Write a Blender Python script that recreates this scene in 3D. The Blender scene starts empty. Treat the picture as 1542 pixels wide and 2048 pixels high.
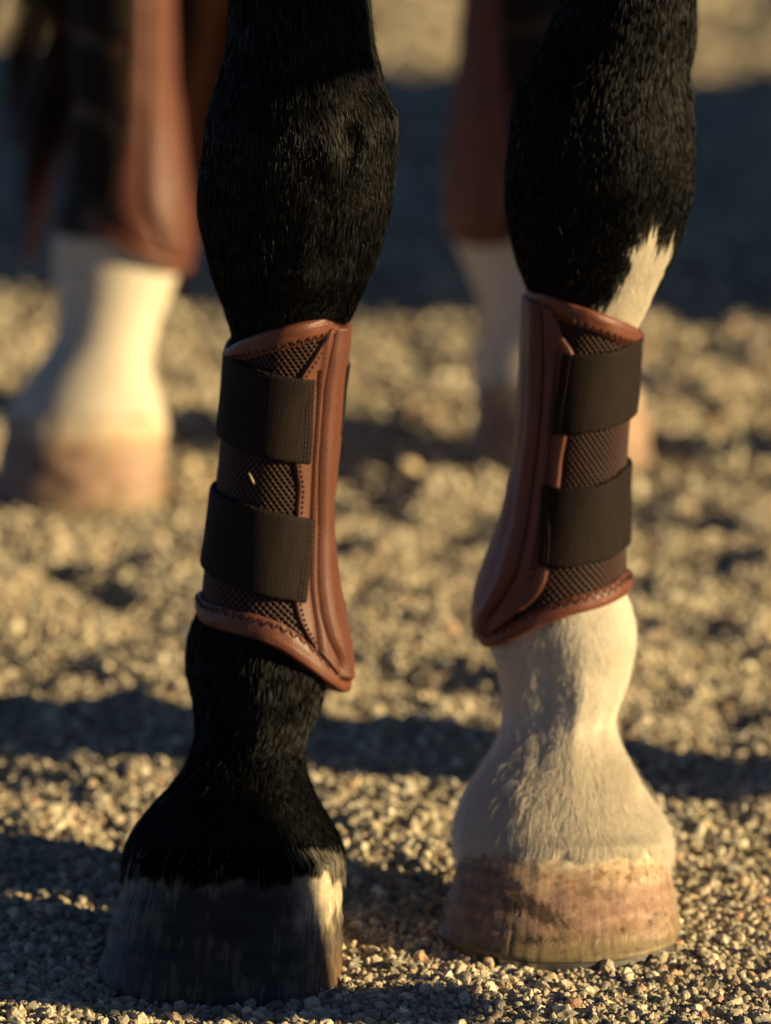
import bpy, math, random
import numpy as np
from mathutils import Vector
R = math.radians
rng = np.random.default_rng(7)
random.seed(7)
S = bpy.context.scene
C = S.collection

# ------------------------------------------------------------------ camera, world, sun, exposure
CAM = np.array([0.0, -2.9, 0.87]); PITCH = R(12.1); FPX = 11000.0
cam = bpy.data.cameras.new('camera'); co = bpy.data.objects.new('camera', cam); C.objects.link(co)
co.location = CAM; co.rotation_euler = (R(90) - PITCH, 0, 0)
cam.sensor_fit = 'VERTICAL'; cam.sensor_height = 36; cam.sensor_width = 27.1
cam.lens = FPX / 2048 * 36
cam.clip_start = 0.05; cam.clip_end = 500
cam.dof.use_dof = True; cam.dof.focus_distance = 2.90; cam.dof.aperture_fstop = cam.lens / 1000 / 0.035
S.camera = co
SUN_AZ = R(14.5); SUN_EL = R(13)          # azimuth measured from +X towards the camera
w = bpy.data.worlds.new('World'); S.world = w; w.use_nodes = True
nt = w.node_tree; bg = nt.nodes['Background']
sky = nt.nodes.new('ShaderNodeTexSky'); sky.sky_type = 'NISHITA'; sky.sun_disc = False
sky.sun_elevation = SUN_EL; sky.sun_rotation = R(90) + SUN_AZ; sky.air_density = 0.35; sky.dust_density = 0.0; sky.ozone_density = 1.8
nt.links.new(sky.outputs[0], bg.inputs[0]); bg.inputs[1].default_value = 0.05
sl = bpy.data.lights.new('sun', 'SUN'); so = bpy.data.objects.new('sun', sl); C.objects.link(so)
sl.energy = 5.0; sl.angle = R(0.55); sl.color = (1.0, 0.77, 0.41)
sd = Vector((math.cos(SUN_AZ) * math.cos(SUN_EL), -math.sin(SUN_AZ) * math.cos(SUN_EL), math.sin(SUN_EL)))
so.rotation_euler = sd.to_track_quat('Z', 'Y').to_euler(); so.location = (4, -3, 3)
S.view_settings.view_transform = 'Standard'; S.view_settings.look = 'None'
S.view_settings.gamma = 1; S.view_settings.exposure = 0.95
S.cycles.max_bounces = 8; S.cycles.diffuse_bounces = 2; S.cycles.transmission_bounces = 5; S.cycles.glossy_bounces = 3
S.cycles.sample_clamp_indirect = 4; S.cycles.blur_glossy = 0.5

# ------------------------------------------------------------------ noise and camera maths (build-time only)
def _h(ix, iy, iz, seed):
    n = (ix.astype(np.int64) * 73856093) ^ (iy.astype(np.int64) * 19349663) ^ (iz.astype(np.int64) * 83492791) ^ (seed * 2654435)
    n = (n ^ (n >> 13)) * 1274126177 & 0x7fffffff
    n = (n ^ (n >> 15)) * 60493 & 0x7fffffff
    return (n & 0xffff) / 65535.0
def noise(x, y, z=0.0, seed=0):
    x, y, z = np.broadcast_arrays(np.asarray(x, float), np.asarray(y, float), np.asarray(z, float))
    fx, fy, fz = np.floor(x), np.floor(y), np.floor(z); tx, ty, tz = x - fx, y - fy, z - fz
    sx, sy, sz = [t * t * (3 - 2 * t) for t in (tx, ty, tz)]
    o = 0
    for i in (0, 1):
        for j in (0, 1):
            for k in (0, 1):
                o = o + _h(fx + i, fy + j, fz + k, seed) * (sx if i else 1 - sx) * (sy if j else 1 - sy) * (sz if k else 1 - sz)
    return o * 2 - 1
def fbm(x, y, z=0.0, seed=0, n=4):
    o = 0; a = 1.0; t = 0
    for k in range(n):
        f = 2 ** k
        o = o + a * noise(np.asarray(x) * f + 13.7 * k, np.asarray(y) * f - 5.1 * k, np.asarray(z) * f, seed + k); t += a; a *= 0.5
    return o / t
def ss(a, b, x):
    t = np.clip((np.asarray(x, float) - a) / (b - a), 0, 1); return t * t * (3 - 2 * t)
CP, SP = math.cos(PITCH), math.sin(PITCH)
def ray(px, py):
    u = (1024 - np.asarray(py, float)) / FPX
    return (np.asarray(px, float) - 771) / FPX, CP + u * SP, -SP + u * CP
def at_y(px, py, Y):
    dx, dy, dz = ray(px, py); t = (Y - CAM[1]) / dy
    return dx * t, CAM[2] + dz * t          # x, z
def ground_at(px, py):
    dx, dy, dz = ray(px, py); t = -CAM[2] / dz
    return dx * t, CAM[1] + dy * t

# ------------------------------------------------------------------ object helpers
def tag(o, label=None, cat=None, group=None, kind=None):
    if label: o['label'] = label
    if cat: o['category'] = cat
    if group: o['group'] = group
    if kind: o['kind'] = kind
    return o
def thing(name, loc, label, cat, group=None):
    o = bpy.data.objects.new(name, None); C.objects.link(o); o.location = loc; o.empty_display_size = .02
    return tag(o, label, cat, group)
def link(name, me, mat, parent=None):
    o = bpy.data.objects.new(name, me); C.objects.link(o)
    if mat is not None: me.materials.append(mat)
    if parent is not None:
        o.parent = parent; o.location = -Vector(world_loc(parent))
    return o
def world_loc(o):
    v = Vector(o.location)
    while o.parent: o = o.parent; v = v + Vector(o.location)
    return v
def mesh_np(name, V, F, smooth=True, uv=None, col=None, fattr=None):
    """V (n,3); F (m,k) all the same k or list of arrays"""
    me = bpy.data.meshes.new(name)
    Fs = F if isinstance(F, list) else [F]
    Fs = [f for f in Fs if len(f)]
    loops = np.concatenate([f.ravel() for f in Fs]).astype(np.int32)
    tot = np.concatenate([np.full(len(f), f.shape[1]) for f in Fs]).astype(np.int32)
    st = np.concatenate([[0], np.cumsum(tot)[:-1]]).astype(np.int32)
    me.vertices.add(len(V)); me.vertices.foreach_set('co', np.ascontiguousarray(V, dtype=np.float32).ravel())
    me.loops.add(len(loops)); me.loops.foreach_set('vertex_index', loops)
    me.polygons.add(len(tot)); me.polygons.foreach_set('loop_start', st); me.polygons.foreach_set('loop_total', tot)
    me.update(calc_edges=True)
    me.polygons.foreach_set('use_smooth', np.full(len(tot), smooth, dtype=bool))
    if uv is not None:
        l = me.uv_layers.new(name='UVMap'); l.data.foreach_set('uv', uv[loops].astype(np.float32).ravel())
    if col is not None:
        a = me.color_attributes.new('tint', 'FLOAT_COLOR', 'POINT')
        c = np.ones((len(V), 4), np.float32); c[:, :3] = col; a.data.foreach_set('color', c.ravel())
    if fattr is not None:
        a = me.attributes.new('whiteness', 'FLOAT', 'POINT'); a.data.foreach_set('value', fattr.astype(np.float32))
    return me
def grid_faces(nu, nv, closed=False):
    i = np.arange(nu if closed else nu - 1); j = np.arange(nv - 1)
    I, J = np.meshgrid(i, j, indexing='ij'); I2 = (I + 1) % nu
    return np.stack([I * nv + J, I2 * nv + J, I2 * nv + J + 1, I * nv + J + 1], -1).reshape(-1, 4)

# ------------------------------------------------------------------ materials
def mat(name):
    m = bpy.data.materials.new(name); m.use_nodes = True
    return m, m.node_tree, m.node_tree.nodes['Principled BSDF']
def N(nt, kind, **kw):
    n = nt.nodes.new(kind)
    for k, v in kw.items():
        if k.startswith('i_'): n.inputs[k[2:].replace('_', ' ')].default_value = v
        else: setattr(n, k, v)
    return n
def L(nt, a, b): nt.links.new(a, b)
def ramp(nt, fac, stops):
    r = nt.nodes.new('ShaderNodeValToRGB'); e = r.color_ramp.elements
    while len(e) < len(stops): e.new(0.5)
    for k, (p, c) in enumerate(stops): e[k].position = p; e[k].color = (*c, 1)
    L(nt, fac, r.inputs[0]); return r.outputs[0]
def mixc(nt, fac, a, b, mode='MIX'):
    m = nt.nodes.new('ShaderNodeMix'); m.data_type = 'RGBA'; m.blend_type = mode
    for sock, v in ((m.inputs[0], fac), (m.inputs[6], a), (m.inputs[7], b)):
        if isinstance(v, (int, float)): sock.default_value = v
        elif isinstance(v, tuple): sock.default_value = (*v, 1)
        else: L(nt, v, sock)
    return m.outputs[2]
def bump(nt, h, strength, dist, prev=None):
    b = nt.nodes.new('ShaderNodeBump'); b.inputs['Strength'].default_value = strength; b.inputs['Distance'].default_value = dist
    L(nt, h, b.inputs['Height'])
    if prev is not None: L(nt, prev, b.inputs['Normal'])
    return b.outputs[0]
def coords(nt, uv=False):
    t = nt.nodes.new('ShaderNodeTexCoord'); return t.outputs['UV' if uv else 'Object']
def tex_noise(nt, vec, scale, detail=3, rough=.5):
    n = nt.nodes.new('ShaderNodeTexNoise'); n.inputs['Scale'].default_value = scale; n.inputs['Detail'].default_value = detail
    n.inputs['Roughness'].default_value = rough; L(nt, vec, n.inputs['Vector']); return n.outputs[0]
def leather(name, base, dark, rough=.5):
    m, nt, p = mat(name); c = coords(nt)
    n1 = tex_noise(nt, c, 60, 4); n2 = tex_noise(nt, c, 500, 3)
    col = mixc(nt, n1, dark, base); col = mixc(nt, .25, col, mixc(nt, n2, dark, base))
    L(nt, col, p.inputs['Base Color']); p.inputs['Roughness'].default_value = rough
    v = nt.nodes.new('ShaderNodeTexVoronoi'); v.feature = 'DISTANCE_TO_EDGE'; v.inputs['Scale'].default_value = 480; L(nt, c, v.inputs['Vector'])
    rr = ramp(nt, v.outputs[0], [(0, (0, 0, 0)), (.22, (1, 1, 1))])
    b = bump(nt, rr, .3, .00022); b = bump(nt, n2, .2, .0003, b); L(nt, b, p.inputs['Normal'])
    p.inputs['Specular IOR Level'].default_value = .36
    return m
M_LEATHER = leather('brown_leather', (.135, .043, .023), (.066, .020, .011), .5)
M_BIND = leather('brown_binding_leather', (.165, .052, .027), (.085, .026, .014), .46)
def m_simple(name, col, rough=.6, spec=.4, nscale=0, nvar=.3, bscale=0, bdist=.0005):
    m, nt, p = mat(name); p.inputs['Roughness'].default_value = rough; p.inputs['Specular IOR Level'].default_value = spec
    if nscale:
        c = coords(nt); n = tex_noise(nt, c, nscale, 5)
        lo = tuple(x * (1 - nvar) for x in col); hi = tuple(min(1, x * (1 + nvar)) for x in col)
        L(nt, mixc(nt, n, lo, hi), p.inputs['Base Color'])
        if bscale: L(nt, bump(nt, tex_noise(nt, c, bscale, 3), .6, bdist), p.inputs['Normal'])
    else: p.inputs['Base Color'].default_value = (*col, 1)
    return m
M_THREAD = m_simple('brown_thread', (.045, .014, .008), .6, .3, 900, .3)
M_MESHFAB = m_simple('brown_spacer_mesh', (.036, .0120, .0075), .5, .3, 1400, .5, 2600, .0003)
M_TAB = m_simple('black_hook_tape', (.01, .008, .0065), .8, .2, 900, .4, 1500, .0004)
def strap_mat():
    m, nt, p = mat('black_brown_elastic'); uv = coords(nt, True)
    w1 = N(nt, 'ShaderNodeTexWave', wave_type='BANDS', bands_direction='X'); w1.inputs['Scale'].default_value = 210; w1.inputs['Distortion'].default_value = .3
    w1.inputs['Detail'].default_value = 1; L(nt, uv, w1.inputs['Vector'])
    w2 = N(nt, 'ShaderNodeTexWave', wave_type='BANDS', bands_direction='Y'); w2.inputs['Scale'].default_value = 260; w2.inputs['Distortion'].default_value = .8; L(nt, uv, w2.inputs['Vector'])
    mp = N(nt, 'ShaderNodeMapping'); mp.inputs['Scale'].default_value = (1, .06, 1); L(nt, uv, mp.inputs[0])
    st = tex_noise(nt, mp.outputs[0], 700, 3, .7)
    n = tex_noise(nt, uv, 1400, 2)
    f = mixc(nt, .5, st, n)
    f2 = N(nt, 'ShaderNodeMath', operation='MULTIPLY_ADD'); L(nt, w1.outputs[1], f2.inputs[0]); f2.inputs[1].default_value = .30; L(nt, f, f2.inputs[2])
    col = ramp(nt, f2.outputs[0], [(.44, (.0016, .0010, .0009)), (.57, (.0042, .0025, .0020)), (.78, (.024, .0140, .0105))])
    L(nt, col, p.inputs['Base Color']); p.inputs['Roughness'].default_value = .8; p.inputs['Specular IOR Level'].default_value = .14
    p.inputs['Sheen Weight'].default_value = 0
    b = bump(nt, w1.outputs[1], .3, .0003); b = bump(nt, w2.outputs[1], .25, .0002, b); b = bump(nt, n, .3, .0003, b); L(nt, b, p.inputs['Normal'])
    return m
M_STRAP = strap_mat()
def coat_mat():
    m, nt, p = mat('horse_skin'); a = N(nt, 'ShaderNodeAttribute', attribute_name='whiteness'); c = coords(nt)
    mp = N(nt, 'ShaderNodeMapping'); mp.inputs['Scale'].default_value = (1, 1, .18); L(nt, c, mp.inputs[0])
    n = tex_noise(nt, mp.outputs[0], 900, 3, .65); n2 = tex_noise(nt, c, 45, 3)
    blk = mixc(nt, n, (.002, .0018, .0016), (.009, .0075, .006))
    wht = mixc(nt, n, (.36, .30, .22), (.72, .64, .50)); wht = mixc(nt, .3, wht, mixc(nt, n2, (.5, .36, .25), (.8, .74, .62)))
    L(nt, mixc(nt, a.outputs['Fac'], blk, wht), p.inputs['Base Color']); p.inputs['Roughness'].default_value = .7; p.inputs['Specular IOR Level'].default_value = .25
    L(nt, bump(nt, n, .6, .0006), p.inputs['Normal'])
    return m
M_COAT = coat_mat()
def hair_mat(name, tail=False):
    m = bpy.data.materials.new(name); m.use_nodes = True; nt = m.node_tree; nt.nodes.clear()
    out = nt.nodes.new('ShaderNodeOutputMaterial'); h = nt.nodes.new('ShaderNodeBsdfHairPrincipled')
    h.parametrization = 'COLOR'
    a = N(nt, 'ShaderNodeAttribute', attribute_name='whiteness'); r = N(nt, 'ShaderNodeAttribute', attribute_name='shade')
    if tail: c = mixc(nt, r.outputs['Fac'], (.003, .001, .0008), (.010, .0026, .0016))
    else:
        blk = mixc(nt, r.outputs['Fac'], (.0008, .0007, .0006), (.003, .0023, .0018))
        wht = mixc(nt, r.outputs['Fac'], (.70, .60, .44), (.95, .88, .74)); c = mixc(nt, a.outputs['Fac'], blk, wht)
    L(nt, c, h.inputs['Color'])
    h.inputs['Roughness'].default_value = .33; h.inputs['Radial Roughness'].default_value = .5; h.inputs['Coat'].default_value = 0
    h.inputs['Random Roughness'].default_value = .5
    if tail:
        h.inputs['IOR'].default_value = 1.3; td = nt.nodes.new('ShaderNodeBsdfDiffuse'); L(nt, mixc(nt, r.outputs['Fac'], (.010, .0035, .0025), (.055, .015, .008)), td.inputs[0])
        tm = nt.nodes.new('ShaderNodeMixShader'); tm.inputs[0].default_value = .25; L(nt, td.outputs[0], tm.inputs[1]); L(nt, h.outputs[0], tm.inputs[2]); L(nt, tm.outputs[0], out.inputs[0]); return m
    df = nt.nodes.new('ShaderNodeBsdfDiffuse'); L(nt, c, df.inputs[0]); th_ = N(nt, 'ShaderNodeMath', operation='GREATER_THAN'); L(nt, r.outputs['Fac'], th_.inputs[0]); th_.inputs[1].default_value = .78
    mx_ = N(nt, 'ShaderNodeMath', operation='MAXIMUM'); L(nt, th_.outputs[0], mx_.inputs[0]); L(nt, a.outputs['Fac'], mx_.inputs[1])
    wf = N(nt, 'ShaderNodeMath', operation='MULTIPLY'); L(nt, a.outputs['Fac'], wf.inputs[0]); wf.inputs[1].default_value = .62
    sb_ = N(nt, 'ShaderNodeMath', operation='SUBTRACT'); L(nt, mx_.outputs[0], sb_.inputs[0]); L(nt, wf.outputs[0], sb_.inputs[1]); mx_ = sb_
    ms = nt.nodes.new('ShaderNodeMixShader'); L(nt, mx_.outputs[0], ms.inputs[0]); L(nt, df.outputs[0], ms.inputs[1]); L(nt, h.outputs[0], ms.inputs[2]); L(nt, ms.outputs[0], out.inputs[0]); return m
M_HAIR = hair_mat('short_coat_hair'); M_TAIL = hair_mat('tail_hair', True)
def hoof_mat():
    m, nt, p = mat('hoof_horn'); a = N(nt, 'ShaderNodeAttribute', attribute_name='tint'); uv = coords(nt, True); c = coords(nt)
    mp = N(nt, 'ShaderNodeMapping'); mp.inputs['Scale'].default_value = (1, .05, 1); L(nt, uv, mp.inputs[0])
    st = tex_noise(nt, mp.outputs[0], 1100, 4, .65); n = tex_noise(nt, c, 260, 5, .65)
    f = mixc(nt, .5, st, n); k = ramp(nt, f, [(.3, (.55, .5, .45)), (.5, (.95, .95, .95)), (.72, (1.45, 1.45, 1.4))])
    L(nt, mixc(nt, 1.0, a.outputs['Color'], k, 'MULTIPLY'), p.inputs['Base Color'])
    mp2 = N(nt, 'ShaderNodeMapping'); mp2.inputs['Scale'].default_value = (.08, 1, 1); L(nt, uv, mp2.inputs[0])
    rings = tex_noise(nt, mp2.outputs[0], 180, 2)
    b = bump(nt, st, .4, .0004); b = bump(nt, rings, .3, .0008, b); b = bump(nt, n, .35, .0004, b); L(nt, b, p.inputs['Normal'])
    p.inputs['Roughness'].default_value = .55; p.inputs['Specular IOR Level'].default_value = .35
    return m
M_HOOF = hoof_mat()
M_SHOE = m_simple('worn_steel', (.24, .225, .20), .38, .5, 300, .3, 400, .0004); M_SHOE.node_tree.nodes['Principled BSDF'].inputs['Metallic'].default_value = .85
def stone_mat():
    m, nt, p = mat('gravel_stone'); a = N(nt, 'ShaderNodeAttribute', attribute_name='tint'); c = coords(nt)
    n = tex_noise(nt, c, 900, 4, .6)
    L(nt, mixc(nt, 1.0, a.outputs['Color'], ramp(nt, n, [(.3, (.7, .68, .64)), (.6, (1.08, 1.06, 1.04))]), 'MULTIPLY'), p.inputs['Base Color'])
    p.inputs['Roughness'].default_value = .75; p.inputs['Specular IOR Level'].default_value = .3
    L(nt, bump(nt, n, .5, .0004), p.inputs['Normal']); return m
M_STONE = stone_mat()
def ground_mat():
    m, nt, p = mat('packed_gravel'); c = coords(nt)
    v = nt.nodes.new('ShaderNodeTexVoronoi'); v.inputs['Scale'].default_value = 260; L(nt, c, v.inputs['Vector'])
    v2 = nt.nodes.new('ShaderNodeTexVoronoi'); v2.inputs['Scale'].default_value = 430; L(nt, c, v2.inputs['Vector'])
    n = tex_noise(nt, c, 9, 5); sep = N(nt, 'ShaderNodeSeparateColor'); L(nt, v.outputs['Color'], sep.inputs[0])
    col = ramp(nt, sep.outputs[0], [(0, (.18, .145, .105)), (.4, (.38, .325, .24)), (.75, (.48, .42, .32)), (1, (.42, .29, .21))])
    col = mixc(nt, .55, col, mixc(nt, n, (.19, .155, .11), (.44, .38, .28)))
    L(nt, col, p.inputs['Base Color']); p.inputs['Roughness'].default_value = .9; p.inputs['Specular IOR Level'].default_value = .2
    b = bump(nt, v.outputs[0], 1.0, .004); b.node.invert = True; b2 = bump(nt, v2.outputs[0], .8, .0015, b); b2.node.invert = True
    L(nt, b2, p.inputs['Normal']); return m
M_GROUND = ground_mat()
def wood_mat(name, a, b):
    m, nt, p = mat(name); c = coords(nt); mp = N(nt, 'ShaderNodeMapping'); mp.inputs['Scale'].default_value = (1, 1, .08); L(nt, c, mp.inputs[0])
    n = tex_noise(nt, mp.outputs[0], 45, 5); L(nt, mixc(nt, n, a, b), p.inputs['Base Color']); L(nt, bump(nt, n, .5, .003), p.inputs['Normal'])
    p.inputs['Roughness'].default_value = .8; return m
M_WOOD = wood_mat('weathered_wood', (.14, .10, .07), (.28, .21, .15)); M_ROOF = m_simple('tar_felt', (.06, .06, .06), .9, .2, 20, .3, 200, .002)
M_STRAW = m_simple('dry_straw', (.62, .47, .27), .6, .3, 300, .3)

# ------------------------------------------------------------------ tubes (leg-like lofts; theta 0 faces the camera side)
class Tube:
    def __init__(s, rows, hook=None, sm=.005, n=500, expo=2.0):
        rows = sorted(rows); r = np.array(rows)
        s.z0, s.z1 = r[0, 0], r[-1, 0]; z = np.linspace(s.z0, s.z1, n); dz = z[1] - z[0]
        k = np.exp(-.5 * (np.arange(-30, 31) * dz / sm) ** 2); k /= k.sum()
        s.z = z; s.d = []
        for c in range(1, 5):
            v = np.interp(z, r[:, 0], r[:, c]); vp = np.pad(v, 30, mode='reflect', reflect_type='odd'); s.d.append(np.convolve(vp, k, 'valid'))
        s.hook = hook; s.e = 2.0 / expo
    def par(s, z): return [np.interp(z, s.z, d) for d in s.d]     # cx cy a b
    def P(s, th, z, o=0.0):
        th, z, o = np.broadcast_arrays(np.asarray(th, float), np.asarray(z, float), np.asarray(o, float))
        cx, cy, a, b = s.par(z); sn, cs = np.sin(th), np.cos(th)
        if s.hook is not None: o = o + s.hook(th, z)
        # analytic-ish normal offset
        nx, ny = sn / a, -cs / b; l = np.hypot(nx, ny); nx, ny = nx / l, ny / l
        ax = np.sign(sn) * np.abs(sn) ** s.e; ac = np.sign(cs) * np.abs(cs) ** s.e
        return np.stack([cx + a * ax + o * nx, cy - b * ac + o * ny, z], -1)
    def uv(s, px, py, o=0.0):
        px = np.asarray(px, float); py = np.asarray(py, float)
        Y = np.full(px.shape, float(np.mean(s.d[1])))
        for _ in range(14):
            x, z = at_y(px, py, Y); cx, cy, a, b = s.par(z)
            sn = np.clip((x - cx) / (a + o), -.985, .985); th = np.arcsin(sn)
            Y = cy - (b + o) * np.cos(th)
        return th, z
def px_rows(tab):
    out = []
    for py, xl, xr, yc, b in tab:
        x0, z = at_y(xl, py, yc); x1, _ = at_y(xr, py, yc)
        out.append((float(z), float(x0 + x1) / 2, yc, float(x1 - x0) / 2, b))
    return out
def bumps(tube, lst):
    """lst of (px, py, sigma_u mm, sigma_z mm, amp mm) or ('a', theta deg, z, ...)"""
    arr = []
    for e in lst:
        if e[0] == 'a': arr.append((R(e[1]), e[2], e[3] / 1000, e[4] / 1000, e[5] / 1000))
        else:
            th, z = tube.uv(e[0], e[1]); arr.append((float(th), float(z), e[2] / 1000, e[3] / 1000, e[4] / 1000))
    def f(th, z):
        o = 0
        for t0, z0, su, sz, am in arr:
            d = (th - t0 + math.pi) % (2 * math.pi) - math.pi
            o = o + 1.35 * am * np.exp(-.5 * (d * .045 / su) ** 2 - .5 * ((z - z0) / sz) ** 2)
        o = o + .0007 * noise(np.sin(th) * 2.2, np.cos(th) * 2.2, z * 60, 3) + .0012 * noise(np.sin(th) * 1.2, np.cos(th) * 1.2, z * 25, 5)
        return o
    return f

# ------------------------------------------------------------------ the horse's legs, measured as real widths
def T(toe, rows): return [(p, l, r, toe + y, b) for p, l, r, y, b in rows]
LT, RT = -.095, -.027
left_rows = px_rows(T(LT, [
 (-60, 458, 735, .170, .056), (0, 457, 742, .168, .055), (100, 450, 746, .164, .053), (170, 432, 765, .160, .054), (215, 418, 790, .157, .055), (260, 412, 796, .156, .055),
 (330, 403, 790, .156, .054), (400, 400, 781, .157, .052), (450, 404, 769, .158, .050), (500, 415, 756, .160, .047), (550, 428, 738, .163, .044),
 (600, 442, 716, .165, .041), (640, 455, 696, .167, .038), (700, 468, 668, .169, .034), (800, 470, 652, .171, .031), (900, 468, 640, .171, .031), (1000, 456, 634, .171, .031),
 (1100, 440, 630, .172, .032), (1200, 408, 640, .175, .038), (1260, 382, 660, .177, .043), (1310, 374, 665, .176, .0455), (1350, 375, 662, .173, .045), (1400, 388, 648, .167, .041),
 (1450, 396, 622, .159, .038), (1500, 388, 611, .151, .040), (1550, 360, 614, .141, .047), (1600, 318, 632, .130, .054), (1650, 270, 662, .118, .058), (1700, 248, 688, .110, .0565), (1740, 252, 684, .107, .055)]))
right_rows = px_rows(T(RT, [
 (-60, 1120, 1395, .170, .056), (0, 1112, 1392, .168, .055), (60, 1096, 1389, .166, .054), (120, 1066, 1379, .162, .054), (180, 1032, 1380, .158, .055), (230, 1021, 1387, .156, .055),
 (300, 1017, 1389, .156, .054), (350, 1016, 1386, .156, .053), (400, 1016, 1378, .158, .051), (450, 1020, 1366, .159, .049), (500, 1030, 1350, .161, .046), (550, 1045, 1326, .164, .043),
 (600, 1063, 1297, .166, .039), (640, 1078, 1274, .168, .035), (680, 1086, 1258, .169, .033), (750, 1090, 1252, .170, .032), (850, 1090, 1240, .171, .031), (950, 1082, 1230, .171, .031), (1050, 1068, 1224, .171, .031),
 (1120, 1040, 1228, .173, .034), (1180, 1008, 1248, .176, .040), (1250, 984, 1273, .177, .0445), (1300, 985, 1270, .176, .045), (1350, 1003, 1258, .172, .043), (1400, 1012, 1239, .165, .039),
 (1440, 1010, 1228, .159, .0375), (1500, 988, 1240, .146, .0435), (1550, 955, 1266, .133, .055), (1600, 926, 1298, .123, .0625), (1645, 916, 1328, .113, .0588), (1690, 914, 1339, .1085, .0582), (1720, 917, 1338, .107, .0575)]))
def extend(rows, z_in, top):
    lo = min(rows); rows = rows + [(z_in, lo[1], lo[2] - .006, lo[3] * .8, lo[4] * .82), (z_in - .012, lo[1], lo[2] - .01, lo[3] * .6, lo[4] * .6)]
    return rows + top
yl = LT + .17; yr = RT + .17
left_rows = extend(left_rows, .034, [(.60, -.05, yl, .043, .062), (.68, -.07, yl + .01, .055, .078), (.80, -.11, yl + .02, .075, .11), (.95, -.12, yl + .03, .085, .14)])
right_rows = extend(right_rows, .034, [(.60, .135, yr, .043, .062), (.68, .14, yr + .01, .055, .078), (.80, .13, yr - .01, .075, .11), (.95, .12, yr - .03, .085, .14)])
TL = Tube(left_rows, expo=2.15); TR = Tube(right_rows, expo=2.15)
TL.hook = bumps(TL, [(692, 318, 4, 12, -2.6), (725, 300, 5, 14, 1.8), (610, 250, 8, 6, 1.6), (520, 1420, 4, 20, 1.8), (450, 1400, 5, 16, -1.6), (628, 1330, 8, 8, 1.8), (560, 500, 5, 16, -1.2), (610, 480, 4, 20, 1.2), (655, 300, 5, 9, 3.2), (700, 345, 8, 12, 1.8), (700, 275, 4, 8, -2.4), (560, 330, 14, 14, 1.5), (760, 230, 8, 8, 2.0), (600, 560, 14, 7, 1.6), (560, 610, 16, 5, -1.6), (690, 560, 9, 6, 1.4),
    (560, 1390, 12, 10, 2.0), (470, 1480, 10, 12, -1.5), (600, 1470, 7, 10, 1.6), (470, 460, 9, 22, -1.2), (640, 430, 7, 20, -1.0)])
TR.hook = bumps(TR, [(1300, 190, 5, 12, -2.2), (1240, 420, 7, 16, 1.6), (1325, 420, 5, 16, -1.6), (1180, 250, 6, 20, -1.4), (1150, 1440, 4, 22, 1.6), (1205, 1450, 5, 12, -1.4), (1290, 230, 9, 12, 2.0), (1230, 330, 12, 16, 1.6), (1330, 320, 7, 12, 1.8), (1260, 170, 6, 9, -1.8), (1180, 520, 10, 14, -1.2), (1180, 1290, 14, 9, 1.8), (1100, 1350, 5, 12, -2.8),
    (1095, 1430, 5, 14, -2.4), (1180, 1400, 12, 12, 1.8), (1250, 1540, 12, 6, 1.8), (1130, 1540, 8, 9, 1.2), (1060, 1600, 10, 9, .8), (1290, 1590, 8, 4, -1.8)])
HLT, HRT = 1.148, 1.286
hl_rows = px_rows(T(HLT, [
 (0, 175, 320, .168, .034), (200, 172, 322, .170, .033), (300, 165, 330, .172, .034), (400, 122, 352, .178, .040), (450, 106, 368, .180, .045), (520, 106, 364, .180, .047), (560, 110, 352, .176, .045), (600, 115, 336, .170, .041),
 (650, 118, 318, .160, .039), (700, 96, 306, .150, .040), (750, 60, 302, .138, .054), (800, 25, 322, .124, .062), (850, 2, 336, .112, .059), (890, 0, 336, .106, .055)]))
hr_rows = px_rows(T(HRT, [
 (0, 975, 1115, .168, .034), (200, 968, 1110, .170, .033), (300, 955, 1115, .172, .035), (380, 925, 1130, .178, .041), (450, 908, 1150, .180, .045), (500, 912, 1152, .179, .045), (540, 935, 1150, .172, .041), (600, 958, 1150, .160, .038),
 (650, 962, 1165, .150, .040), (700, 948, 1210, .138, .047), (750, 940, 1265, .122, .054), (800, 942, 1292, .108, .055)]))
yh = HLT + .17; yk = HRT + .17
hl_rows = extend(hl_rows, .032, [(.42, -.19, yh + .0, .034, .036), (.48, -.185, yh + .03, .042, .055), (.56, -.18, yh + .06, .045, .075), (.64, -.17, yh + .03, .05, .07), (.75, -.16, yh - .03, .075, .12), (.95, -.15, yh - .10, .11, .2)])
hr_rows = extend(hr_rows, .032, [(.42, .115, yk + .0, .034, .036), (.48, .12, yk + .02, .042, .055), (.56, .125, yk + .03, .045, .075), (.64, .13, yk - .02, .05, .07), (.75, .14, yk - .10, .075, .12), (.95, .15, yk - .2, .11, .2)])
THL = Tube(hl_rows); THR = Tube(hr_rows)

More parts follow.
